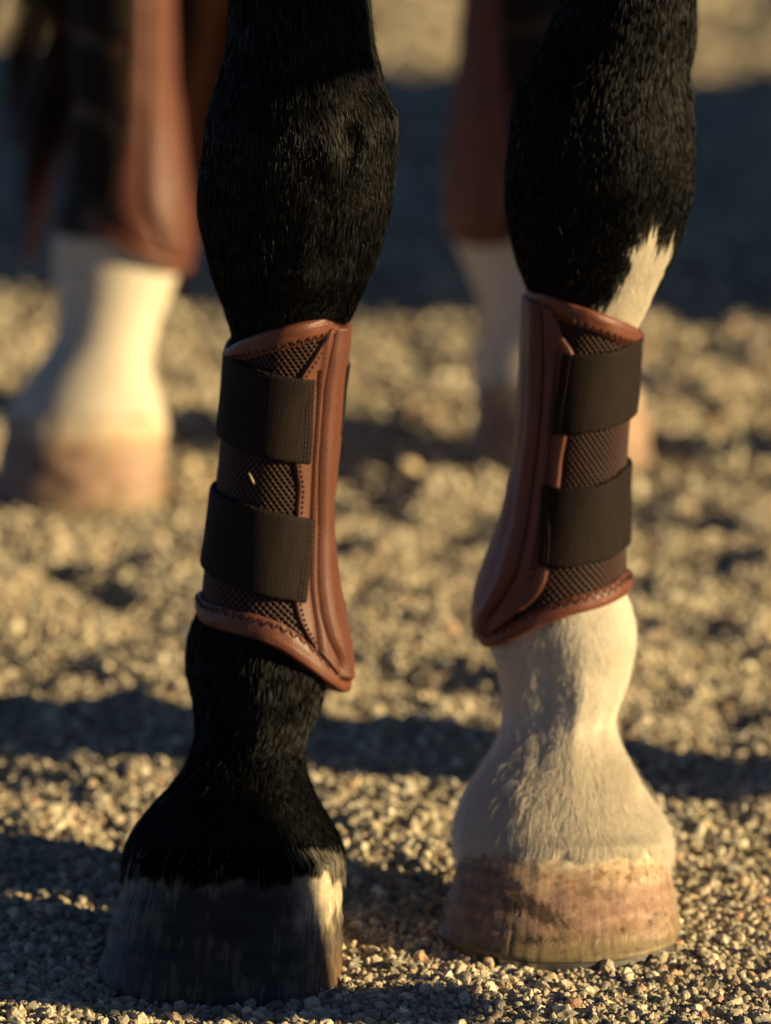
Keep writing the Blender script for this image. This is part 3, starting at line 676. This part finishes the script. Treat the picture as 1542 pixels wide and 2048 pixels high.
y0 = LT
LB = Tube(px_rows(T(y0, [(560, 462, 694, .168, .046), (640, 462, 690, .169, .044), (700, 458, 683, .170, .0415), (760, 453, 674, .171, .040), (900, 439, 662, .171, .040), (1000, 428, 654, .172, .040), (1080, 417, 654, .173, .041),
  (1150, 406, 662, .175, .044), (1220, 399, 676, .177, .048), (1280, 394, 688, .178, .051), (1340, 391, 694, .178, .053), (1420, 391, 692, .178, .053)])), sm=.006)
zc = lambda px, py, Y: float(at_y(px, py, Y)[1])
bl = Boot(LB, [(457, 697), (480, 680), (520, 664), (547, 656), (600, 644), (650, 632), (686, 624)],
  [(392, 1228), (402, 1244), (425, 1257), (459, 1267), (506, 1278), (557, 1300), (609, 1334), (650, 1364), (680, 1384), (694, 1386)],
  [(130, zc(690, 610, .11)), (180, zc(690, 600, .11)), (-130, zc(500, 650, .11))], [(115, zc(690, 1390, .1)), (150, zc(690, 1380, .12)), (180, zc(690, 1370, .12)), (-150, zc(400, 1250, .11)), (-115, zc(400, 1220, .1))],
  'brown leather boot with two dark straps on the all-black front leg', (-.09, .07, .2))
build_boot(bl, 1, [(458, 724), (484, 721), (530, 710), (580, 697), (620, 686), (650, 678)],
  [(412, 1207), (440, 1213), (480, 1224), (532, 1236), (576, 1254), (600, 1270), (625, 1292), (655, 1322), (680, 1350)],
  [(660, 652), (656, 660), (643, 689), (618, 732), (600, 755), (592, 800), (590, 929), (598, 975), (594, 1028), (592, 1110), (589, 1203), (599, 1243), (622, 1285), (656, 1329), (676, 1356)],
  [[(676, 650), (661, 722), (651, 782), (646, 858), (641, 934), (641, 1054), (641, 1183), (648, 1235), (661, 1280), (682, 1323)],
   [(638, 757), (636, 808), (629, 929), (626, 1000), (625, 1080), (625, 1183), (633, 1235), (638, 1287)]],
  [([(446, 708), (470, 722), (496, 734), (547, 750), (590, 757), (628, 761)], [(438, 877), (465, 897), (496, 909), (532, 917), (585, 927), (620, 930)], [(631, 762), (630, 800), (627, 870), (623, 930)], .001),
   ([(418, 977), (436, 990), (506, 1014), (570, 1029), (630, 1039)], [(401, 1136), (420, 1154), (474, 1181), (532, 1194), (578, 1202), (612, 1207)], [(633, 1040), (628, 1080), (621, 1150), (615, 1207)], .001)],
  tabs=[(R(78), R(120), zc(695, 725, .08), zc(680, 860, .08), (.0065, .005), M_TAB, 'strap_tab'), ])
y0 = RT
RB = Tube(px_rows(T(y0, [(500, 1064, 1290, .167, .046), (570, 1062, 1285, .168, .044), (660, 1058, 1277, .170, .042), (760, 1053, 1269, .171, .040), (850, 1048, 1260, .171, .040), (940, 1038, 1253, .172, .040), (1040, 1014, 1250, .173, .041), (1110, 988, 1252, .175, .044),
  (1190, 960, 1257, .177, .048), (1250, 956, 1259, .178, .051), (1300, 957, 1260, .178, .052), (1380, 958, 1260, .178, .052)])), sm=.006)
br = Boot(RB, [(1061, 568), (1080, 576), (1102, 586), (1140, 604), (1192, 622), (1244, 640), (1270, 652), (1280, 662)],
  [(957, 1280), (971, 1298), (1000, 1291), (1036, 1274), (1091, 1251), (1145, 1231), (1200, 1217), (1240, 1199), (1258, 1186)],
  [(-130, zc(1060, 555, .17)), (180, zc(1060, 555, .17)), (130, zc(1280, 640, .17))], [(-120, zc(960, 1280, .18)), (180, zc(960, 1270, .18)), (150, zc(1250, 1180, .17)), (115, zc(1250, 1170, .17))],
  'brown leather boot with two dark straps on the front leg with white pastern', (.1, .14, .2))
build_boot(br, -1, [(1110, 636), (1130, 644), (1166, 656), (1205, 672), (1245, 688), (1268, 694)],
  [(985, 1262), (1020, 1245), (1050, 1230), (1091, 1211), (1132, 1199), (1172, 1188), (1227, 1169), (1248, 1150)],
  [(1104, 612), (1111, 630), (1118, 656), (1127, 679), (1146, 703), (1150, 740), (1142, 800), (1133, 871), (1123, 920), (1118, 972), (1108, 1050), (1098, 1130), (1091, 1165), (1077, 1192), (1050, 1217), (1006, 1252), (975, 1272)],
  [[(1078, 600), (1084, 640), (1085, 760), (1078, 860), (1066, 960), (1052, 1060), (1034, 1140), (1005, 1200), (975, 1240)],
   [(1112, 712), (1108, 780), (1100, 860), (1094, 940), (1086, 1000), (1076, 1080), (1062, 1150)]],
  [([(1125, 709), (1179, 710), (1231, 703), (1260, 693), (1276, 680)], [(1102, 872), (1148, 868), (1205, 862), (1250, 848), (1272, 834)], [(1124, 708), (1117, 760), (1108, 820), (1102, 872)], .0),
   ([(1081, 970), (1132, 978), (1200, 972), (1240, 953), (1255, 938)], [(1074, 1132), (1118, 1136), (1172, 1131), (1227, 1116), (1250, 1100)], [(1081, 970), (1079, 1030), (1077, 1090), (1074, 1133)], .0)])
# hind boots
HB_L = Tube(px_rows(T(HLT, [(-220, 150, 338, .168, .041), (0, 150, 338, .168, .041), (150, 149, 341, .170, .041), (250, 148, 352, .172, .042), (350, 147, 366, .175, .046), (430, 147, 378, .178, .050), (500, 150, 381, .180, .053), (560, 152, 376, .180, .054), (640, 152, 376, .18, .054)])), sm=.008)
bh = Boot(HB_L, [(155, -205), (200, -195), (250, -190), (330, -200)], [(150, 430), (180, 462), (210, 480), (250, 502), (300, 525), (340, 543), (372, 548)], [(180, zc(250, -215, 1.3)), (120, zc(250, -215, 1.3)), (-120, zc(250, -215, 1.3))],
  [(120, zc(360, 545, 1.3)), (180, zc(360, 530, 1.3)), (-120, zc(150, 420, 1.3))], 'blurred tan leather boot on the white hind leg beside the tail', (-.21, 1.32, .35))
build_boot(bh, 1, [(160, -180), (250, -165), (320, -170)], [(160, 415), (200, 448), (250, 478), (300, 502), (350, 520)],
  [(268, -200), (270, 0), (268, 60), (262, 200), (250, 300), (228, 380), (232, 430), (262, 475), (300, 500)], [[(292, -180), (293, 0), (292, 150), (285, 300), (282, 400), (320, 490)]],
  [([(152, -150), (275, -130)], [(152, 60), (272, 82)], [(276, -130), (274, -30), (272, 82)], 0), ([(152, 88), (272, 112)], [(150, 205), (262, 228)], [(272, 112), (266, 170), (262, 228)], 0),
   ([(150, 240), (255, 262)], [(150, 385), (225, 420)], [(256, 262), (240, 340), (226, 420)], 0)], detail=False)
HB_R = Tube(px_rows(T(HRT, [(-220, 935, 1122, .168, .041), (0, 935, 1122, .168, .041), (100, 928, 1122, .170, .041), (200, 912, 1122, .172, .043), (300, 900, 1130, .175, .047), (400, 896, 1150, .178, .051), (470, 898, 1160, .180, .053), (600, 900, 1160, .18, .053)])), sm=.008)
bk = Boot(HB_R, [(945, -200), (1020, -190), (1110, -205)], [(902, 478), (940, 494), (1000, 494), (1060, 470), (1110, 445), (1150, 420)], [(180, zc(1000, -215, 1.45)), (120, zc(1000, -215, 1.45)), (-120, zc(1000, -215, 1.45))],
  [(120, zc(1150, 400, 1.45)), (180, zc(1000, 490, 1.45)), (-120, zc(900, 470, 1.45))], 'blurred dark brown boot on the hind leg, mostly hidden between the front legs', (.12, 1.46, .35))
build_boot(bk, -1, [(945, -180), (1020, -170), (1110, -185)], [(925, 468), (1000, 468), (1060, 445), (1140, 400)],
  [(1000, -200), (1000, 0), (1005, 100), (1015, 240), (1035, 330), (1040, 400), (1000, 455)], [[(975, -180), (975, 0), (972, 200), (985, 300), (970, 440)]],
  [([(1000, -130), (1115, -150)], [(1000, 55), (1115, 30)], [(1000, -130), (1000, 55)], 0), ([(1005, 78), (1115, 60)], [(1012, 190), (1115, 170)], [(1005, 78), (1012, 190)], 0),
   ([(1022, 235), (1120, 215)], [(1052, 380), (1140, 350)], [(1022, 235), (1050, 380)], 0)], detail=False)

# coat hair on the two front legs, clear of the boots
def skipper(bt, extra=.006):
    return lambda th, z: (z < bt.zT(th) - .002) & (z > bt.zB(th) + .003)
def len_pastern(th, z): return .0072 + .006 * ss(.075, .055, z) + .002 * noise(th * 3, z * 40, 0, 5) - .002 * ss(.25, .35, z) * ss(.5, .4, z)
Pl = coat(TL, 430000, .046, .56, skipper(bl), white_L, 3, len_pastern)
Pr = coat(TR, 500000, .046, .56, skipper(br), white_R, 4, lambda th, z: len_pastern(th, z) + .005 * ss(.115, .075, z))
h1 = make_hair('fur_coat', *Pl, M_HAIR, body); h1['label'] = 'short glossy black coat hair'
h2 = make_hair('fur_coat', *Pr, M_HAIR, body); h2['label'] = 'short coat hair, black above and creamy white below'
# coronet fringe: hairs that hang over the top of each front hoof
def fringe(seed, tube, n, wfn, name_label):
    cx, cy, a, b, zf, zh, cxb, cyb, ab, bb, zbot = FR[seed]; r = np.random.default_rng(seed + 50); th = r.uniform(-2.3, 2.3, n)
    zt = zh + (zf - zh) * (.5 + .5 * np.cos(th)); e = .9
    sn = np.sign(np.sin(th)) * np.abs(np.sin(th)) ** e; cs = np.sign(np.cos(th)) * np.abs(np.cos(th)) ** e
    root = tube.P(th, zt + r.uniform(.0005, .009, n)); out = np.stack([sn, -cs, 0 * sn], -1); tan = np.stack([cs, sn, 0 * sn], -1)
    def wall(drop):
        v = np.clip(1 - drop / (zt - zbot), 0, 1); s_ = v ** 1.05
        return np.stack([cxb + (cx - cxb) * s_ + (ab + (a - ab) * s_) * sn, cyb + (cy - cyb) * s_ - (bb + (b - bb) * s_) * cs, zbot + (zt - zbot) * v], -1)
    drop = r.uniform(.0005, .0075 if seed == 5 else .0048, n)  * (1 + .5 * noise(th * 11, 0, 0, seed) + .3 * noise(th * 30, 0, 0, seed + 5)); gap = r.uniform(.0004, .0022, n)[:, None]
    sd = (.0012 * noise(th * 7, 0, 0, seed + 1) + r.normal(0, .0007, n))[:, None]
    k = 5; pts = np.empty((n, k, 3)); edge = wall(0 * drop) + out * gap + np.array([0, 0, .0012]); tip = wall(drop) + out * gap * 1.1
    pts[:, 0] = root; pts[:, 1] = root * .45 + edge * .55 + out * .0005; pts[:, 2] = edge + tan * sd * .4; pts[:, 3] = edge * .4 + tip * .6 + tan * sd * .8; pts[:, 4] = tip + tan * sd * 1.4
    w_ = wfn(th, r); rad = np.full(n, .000075)[:, None] * r.uniform(.7, 1.4, (n, 1)) * np.array([1, 1, .85, .6, .1])[None]
    o = make_hair('coronet_fringe', pts, rad, w_, r.random(n) * .6, M_HAIR, body); o['label'] = name_label
fringe(5, TL, 16000, lambda th, r: (r.random(len(th)) < .02 + .5 * ss(.55, 1.0, th) + .15 * ss(-.8, -1.1, th)).astype(float) * .55, 'black and grey fringe over the dark hoof')
fringe(6, TR, 12000, lambda th, r: np.clip(r.normal(.99, .02, len(th)), 0, 1), 'cream fringe over the tan hoof')
# tail
n = 4200; r = np.random.default_rng(12); cl = r.integers(0, 46, n); cr_ = np.random.default_rng(13)
cx0 = cr_.normal(-.02, .035, 46); cx1 = np.where(cr_.random(46) < .76, cr_.normal(-.165, .022, 46), cr_.normal(-.315, .03, 46)); cy1 = cr_.normal(1.72, .05, 46); ph = cr_.uniform(0, 6, 46)
k = 18; t = np.linspace(0, 1, k); pts = np.empty((n, k, 3)); zend = cr_.uniform(.10, .34, 46)[cl] + r.uniform(-.03, .05, n)
for i, q in enumerate(t):
    sp = .006 + .014 * q; a_ = (cx0[cl] * (1 - q ** 1.2) + cx1[cl] * q ** 1.2) + .012 * np.sin(ph[cl] + q * 5) ; b_ = 1.55 * (1 - q) + cy1[cl] * q + .05 * math.sin(q * 3)
    pts[:, i, 0] = a_; pts[:, i, 1] = b_; pts[:, i, 2] = 1.18 * (1 - q) + zend * q
pts += (r.normal(0, 1, (n, 1, 3)) * np.array([.0025, .006, .0]))
make_hair('tail', pts, np.full((n, k), .0006) * np.linspace(1, .5, k)[None], np.zeros(n), r.random(n), M_TAIL, horse)

# ------------------------------------------------------------------ ground
hx, hy = ground_at(850, 1965)
HOOFS = [(-.088, -.03), (.094, .04), (-.22, 1.21), (.125, 1.35)]
def height(x, y):
    f = .75 + .55 * ss(-.05, .8, y) + .4 * ss(1, 2.5, y)
    cl = np.clip(fbm(x / .055 + 3, y / .055, 0, 101, 2), -.2, 1)
    h = (.011 * fbm(x / .13, y / .13, 0, 91, 3) + .006 * fbm(x / .04, y / .04, 0, 95, 2)) * f + .015 * cl * ss(.15, .9, y) + .022 * fbm(x / .55, y / .8, 0, 97, 2) * ss(.1, 1.2, y)
    h = h + .010 * np.exp(-((x - hx) / .045) ** 2 - ((y - hy) / .05) ** 2)
    for a, b in HOOFS:
        d = np.hypot(x - a, y - b); k = ss(.15, .078, d); h = h * (1 - k) + (-.001) * k
    return h - .002
def axis(lo, hi, fine_lo, fine_hi, df, grow=1.18):
    c = list(np.arange(fine_lo, fine_hi, df)); s = df; x = fine_hi
    while x < hi: c.append(x); s *= grow; x += s
    c.append(hi); s = df; x = fine_lo - df; pre = []
    while x > lo: pre.append(x); s *= grow; x -= s
    return np.array([lo] + pre[::-1] + c)
gx = axis(-60, 60, -.75, .75, .007); gy = axis(-12, 120, -.45, 5.0, .008)
X, Y = np.meshgrid(gx, gy, indexing='ij'); H = height(X, Y)
g = link('ground', mesh_np('ground', np.stack([X, Y, H], -1).reshape(-1, 3), grid_faces(len(gx), len(gy))), M_GROUND); g['kind'] = 'structure'

# ------------------------------------------------------------------ gravel: real stones lying on the ground
def ico(sub):
    import bmesh
    b = bmesh.new(); bmesh.ops.create_icosphere(b, subdivisions=sub, radius=1); V = np.array([v.co[:] for v in b.verts]); F = np.array([[v.index for v in f.verts] for f in b.faces]); b.free(); return V, F
def stones(name, x, y, rad, sub, seed, sink=.25, nshape=24):
    r = np.random.default_rng(seed); V0, F0 = ico(sub); n = len(x); shapes = []
    for s in range(nshape):
        V = V0.copy()
        for _ in range(7 if sub > 1 else 3):         # flatten facets
            d = r.normal(size=3); d /= np.linalg.norm(d); c = r.uniform(.62, .9); q = V @ d; V = V - np.outer(np.clip(q - c, 0, None), d)
        V = V * (1 + .10 * r.normal(size=(len(V), 1))) * np.array([r.uniform(.85, 1.35), r.uniform(.75, 1.1), r.uniform(.6, .95)])
        shapes.append(V)
    shapes = np.array(shapes); idx = r.integers(0, nshape, n)
    q = r.normal(size=(n, 4)); q /= np.linalg.norm(q, axis=1)[:, None]; a, b, c, d = q.T
    Rm = np.stack([np.stack([1 - 2 * (c * c + d * d), 2 * (b * c - a * d), 2 * (b * d + a * c)], -1), np.stack([2 * (b * c + a * d), 1 - 2 * (b * b + d * d), 2 * (c * d - a * b)], -1), np.stack([2 * (b * d - a * c), 2 * (c * d + a * b), 1 - 2 * (b * b + c * c)], -1)], 1)
    z = height(x, y) + rad * r.uniform(-.35, .75, n)
    P = np.einsum('nij,nkj->nki', Rm, shapes[idx]) * rad[:, None, None] + np.stack([x, y, z], -1)[:, None]
    m_ = len(V0); F = (F0[None] + (np.arange(n) * m_)[:, None, None]).reshape(-1, 3)
    t = r.random(n); pal = np.array([(.44, .37, .27), (.54, .475, .36), (.36, .31, .235), (.27, .235, .19), (.46, .35, .23), (.50, .30, .20), (.33, .31, .28), (.62, .55, .42)])
    ci = r.choice(8, n, p=[.28, .2, .18, .1, .1, .03, .06, .05]); col = pal[ci] * np.exp(r.normal(.02, .24, (n, 1))) * np.array([1.02, 1.02, .94]); col = .88 * col + .12 * col.mean(1, keepdims=True); col = np.repeat(col, m_, 0)
    me = mesh_np(name, P.reshape(-1, 3), F, False, None, col); o = link('gravel', me, M_STONE); o['kind'] = 'stuff'; return o
def scatter(n, ylo, yhi, seed, margin, mean, sig):
    r = np.random.default_rng(seed); y = ylo + (yhi - ylo) * r.random(n); hw = (y + 2.9) * .0735 + margin; x = r.uniform(-1, 1, n) * hw
    rad = np.clip(np.exp(r.normal(math.log(mean), sig, n)), mean * .4, mean * 3.0)
    k = np.ones(n, bool)
    for (a, b), rr in zip(HOOFS, (.057, .058, .06, .06)): k &= np.hypot((x - a), (y - b)) > rr
    return x[k], y[k], rad[k]
x_, y_, r_ = scatter(42000, -.33, .02, 1, .05, .0015, .50); o = stones('gravel', x_, y_, r_, 2, 1); tag(o, 'sharp pale angular gravel stones around the front hooves', 'gravel')
x_, y_, r_ = scatter(120000, .02, 1.2, 2, .07, .0017, .48); o = stones('gravel', x_, y_, r_, 1, 2); tag(o, 'softly blurred gravel stones behind the front hooves', 'gravel')
x_, y_, r_ = scatter(90000, 1.2, 4.6, 3, .15, .0030, .45); o = stones('gravel', x_, y_, r_, 1, 3); tag(o, 'strongly blurred gravel stones in the far background', 'gravel')

# ------------------------------------------------------------------ small things
def stalk(name, pts, r, label, cat, material=M_STRAW):
    p = np.array(pts, float); n = len(p); V = []
    for i in range(n):
        for k in range(6):
            a = k * math.pi / 3; rr = r * (.4 if i in (0, n - 1) else 1); V.append(p[i] + np.array([0, math.cos(a) * rr, math.sin(a) * rr]) + np.array([math.sin(a) * rr * .5, 0, 0]))
    F = [[i * 6 + k, i * 6 + (k + 1) % 6, (i + 1) * 6 + (k + 1) % 6, (i + 1) * 6 + k] for i in range(n - 1) for k in range(6)]
    o = link(name, mesh_np(name, np.array(V), np.array(F)), material); return tag(o, label, cat)
th, z = LB.uv(501, 945); th2, z2 = LB.uv(512, 966); a = LB.P(th, z, .0016); b = LB.P(th2, z2, .0022)
stalk('grass_husk', [a, a * .7 + b * .3 + np.array([0, -.0008, 0]), a * .3 + b * .7 + np.array([0, -.0009, 0]), b], .0006, 'tiny pale grass husk stuck to the brown mesh between the straps', 'husk')
gx_, gy_ = ground_at(772, 1969); gx2, gy2 = ground_at(812, 1976); zz = float(height(gx_, gy_)) + .004
stalk('straw_stalk', [(gx_, gy_, zz), ((gx_ + gx2) / 2, (gy_ + gy2) / 2, zz + .001), (gx2, gy2, zz)], .0004, 'short dry straw stalk lying on lit gravel between the front hooves', 'straw')

# ------------------------------------------------------------------ added unseen things off to the right, placed to throw the long shadows
S2 = np.array([math.cos(SUN_AZ), -math.sin(SUN_AZ)]); Nn = np.array([math.sin(SUN_AZ), math.cos(SUN_AZ)]); TE = math.tan(SUN_EL)
def box_mesh(name, corners2, z0, z1, material, parent):
    V = [(x, y, z) for z in (z0, z1) for x, y in corners2]
    F = np.array([[3, 2, 1, 0], [4, 5, 6, 7], [0, 1, 5, 4], [1, 2, 6, 5], [2, 3, 7, 6], [3, 0, 4, 7]])
    return link(name, mesh_np(name, np.array(V, float), F, False), material, parent)
def obox(name, c, hs, hn, z0, z1, material, parent):
    c = np.array(c, float); q = [c + S2 * i * hs + Nn * j * hn for i, j in ((-1, -1), (1, -1), (1, 1), (-1, 1))]; return box_mesh(name, q, z0, z1, material, parent)
# added hut outside the view: casts the wide dark belt across the background
qa = float(np.dot(Nn, (0, 1.95))); qb = float(np.dot(Nn, (0, 3.8))); cs = S2 * 4.6 + Nn * (qa + qb) / 2; hw = (qb - qa) / 2
shed_blocker = thing('shade_shed', (*cs, 0), 'added small weathered plank hut, unseen to the right, casting shade', 'shed_blocker')
obox('wall', cs, 1.0, hw - .08, -.02, 2.1, M_WOOD, shed_blocker); obox('roof', cs, 1.12, hw, 2.1, 2.2, M_ROOF, shed_blocker)
obox('door', cs - S2 * 1.01, .02, .35, 0, 1.85, M_WOOD, shed_blocker)
# added upright out of view, throwing the narrow shadow band behind the front legs
pa = ground_at(771, 1432); pb = ground_at(771, 1560); q = (np.dot(Nn, (0, pa[1])) + np.dot(Nn, (0, pb[1]))) / 2; hw = abs(np.dot(Nn, (0, pa[1] - pb[1]))) / 2
cp = S2 * 1.5 + Nn * q; post_blocker = thing('shade_post', (*cp, 0), 'added thick square wooden upright, unseen right of the front legs, casting shade', 'post_blocker', 'added wooden uprights casting shade')
obox('post_blocker', cp, hw, hw, -.05, 1.25, M_WOOD, post_blocker); obox('cap', cp, hw + .008, hw + .008, 1.25, 1.275, M_ROOF, post_blocker)
q = float(np.dot(Nn, (.095, 1.45))); cp = S2 * 1.75 + Nn * q; post_blocker = thing('shade_post', (*cp, 0), 'added slimmer square wooden upright further back, unseen right of the hind legs, casting shade', 'post_blocker', 'added wooden uprights casting shade')  # second added upright, placed to shade the right hind boot
obox('post_blocker', cp, .05, .058, -.05, 1.3, M_WOOD, post_blocker); obox('cap', cp, .06, .066, 1.3, 1.325, M_ROOF, post_blocker)
# added plank on posts towards the sun, placed to shade the upper black leg
org = np.array([-.088, -.03]); D = 1.3
def jf(q, s, z): p = org + S2 * s + Nn * (q - float(np.dot(Nn, org))); return p
plank_blocker = thing('shade_fence', (*jf(-.8, D, 0), 0), 'added broad plank on two posts, unseen right of the view, casting shade', 'fence_blocker')
def jbox(name, q0, q1, s0, s1, za0, za1, zb0, zb1, parent, slant=0.0):
    V = []
    for s in (s0, s1):
        for q, zz, sl_ in ((q0, (za0, za1), slant), (q1, (zb0, zb1), 0)):
            p = jf(q, s, 0); p2 = jf(q + sl_, s, 0); V += [(p[0], p[1], zz[0]), (p2[0], p2[1], zz[1])]
    F = np.array([[0, 1, 3, 2], [4, 6, 7, 5], [0, 2, 6, 4], [1, 5, 7, 3], [0, 4, 5, 1], [2, 3, 7, 6]]); return link(name, mesh_np(name, np.array(V), F, False), M_WOOD, parent)
zl0, zl1 = -.03 + D * TE, .083 + D * TE; zu0 = .47 + D * TE
jbox('plank', .05, -1.7, D - .02, D + .02, zu0, zu0 + .3, zu0, zu0 + .3, plank_blocker)
for q in (-.42, -1.6): jbox('post_blocker', q - .04, q + .04, D + .022, D + .10, -.05, 1.2, -.05, 1.2, plank_blocker)
# added flared pail on the plank, shaped so its shadow falls on the dark hoof
bc = jf(-.100, D, 0); bz = zl0; bh_ = zl1 - zl0 + .004
bucket_blocker = thing('shade_bucket', (*bc, bz), 'added small flared steel pail, unseen, hung from the plank to shade the hoof', 'shade_bucket')
pr = [(.030, 0), (.033, .0), (.055, bh_ * .5), (.080, bh_), (.082, bh_), (.077, bh_ - .001), (.052, bh_ * .5), (.030, .003), (.0005, .003)]
th = np.linspace(0, 2 * np.pi, 64, endpoint=False)
Vb = np.array([[(bc[0] + r_ * math.cos(t), bc[1] + r_ * math.sin(t), bz + z_) for r_, z_ in [(.0005, 0)] + pr] for t in th]).reshape(-1, 3)
link('bowl', mesh_np('bowl', Vb, grid_faces(64, len(pr) + 1, True)), M_SHOE, bucket_blocker)
tt_ = np.linspace(0, math.pi, 24); ca = np.array([[bc[0] + S2[0] * .03 * math.sin(t) * 0 + Nn[0] * .079 * math.cos(t), bc[1] + Nn[1] * .079 * math.cos(t), bz + bh_ + (zu0 - bz - bh_) * math.sin(t) ** .7] for t in tt_])
Vh = []; 
for p in ca: Vh += [p + np.array([0, 0, .002]), p + np.array([.002, 0, 0]), p - np.array([0, 0, .002]), p - np.array([.002, 0, 0])]
link('handle', mesh_np('handle', np.array(Vh), np.array([[i * 4 + k, i * 4 + (k + 1) % 4, (i + 1) * 4 + (k + 1) % 4, (i + 1) * 4 + k] for i in range(23) for k in range(4)])), M_SHOE, bucket_blocker)
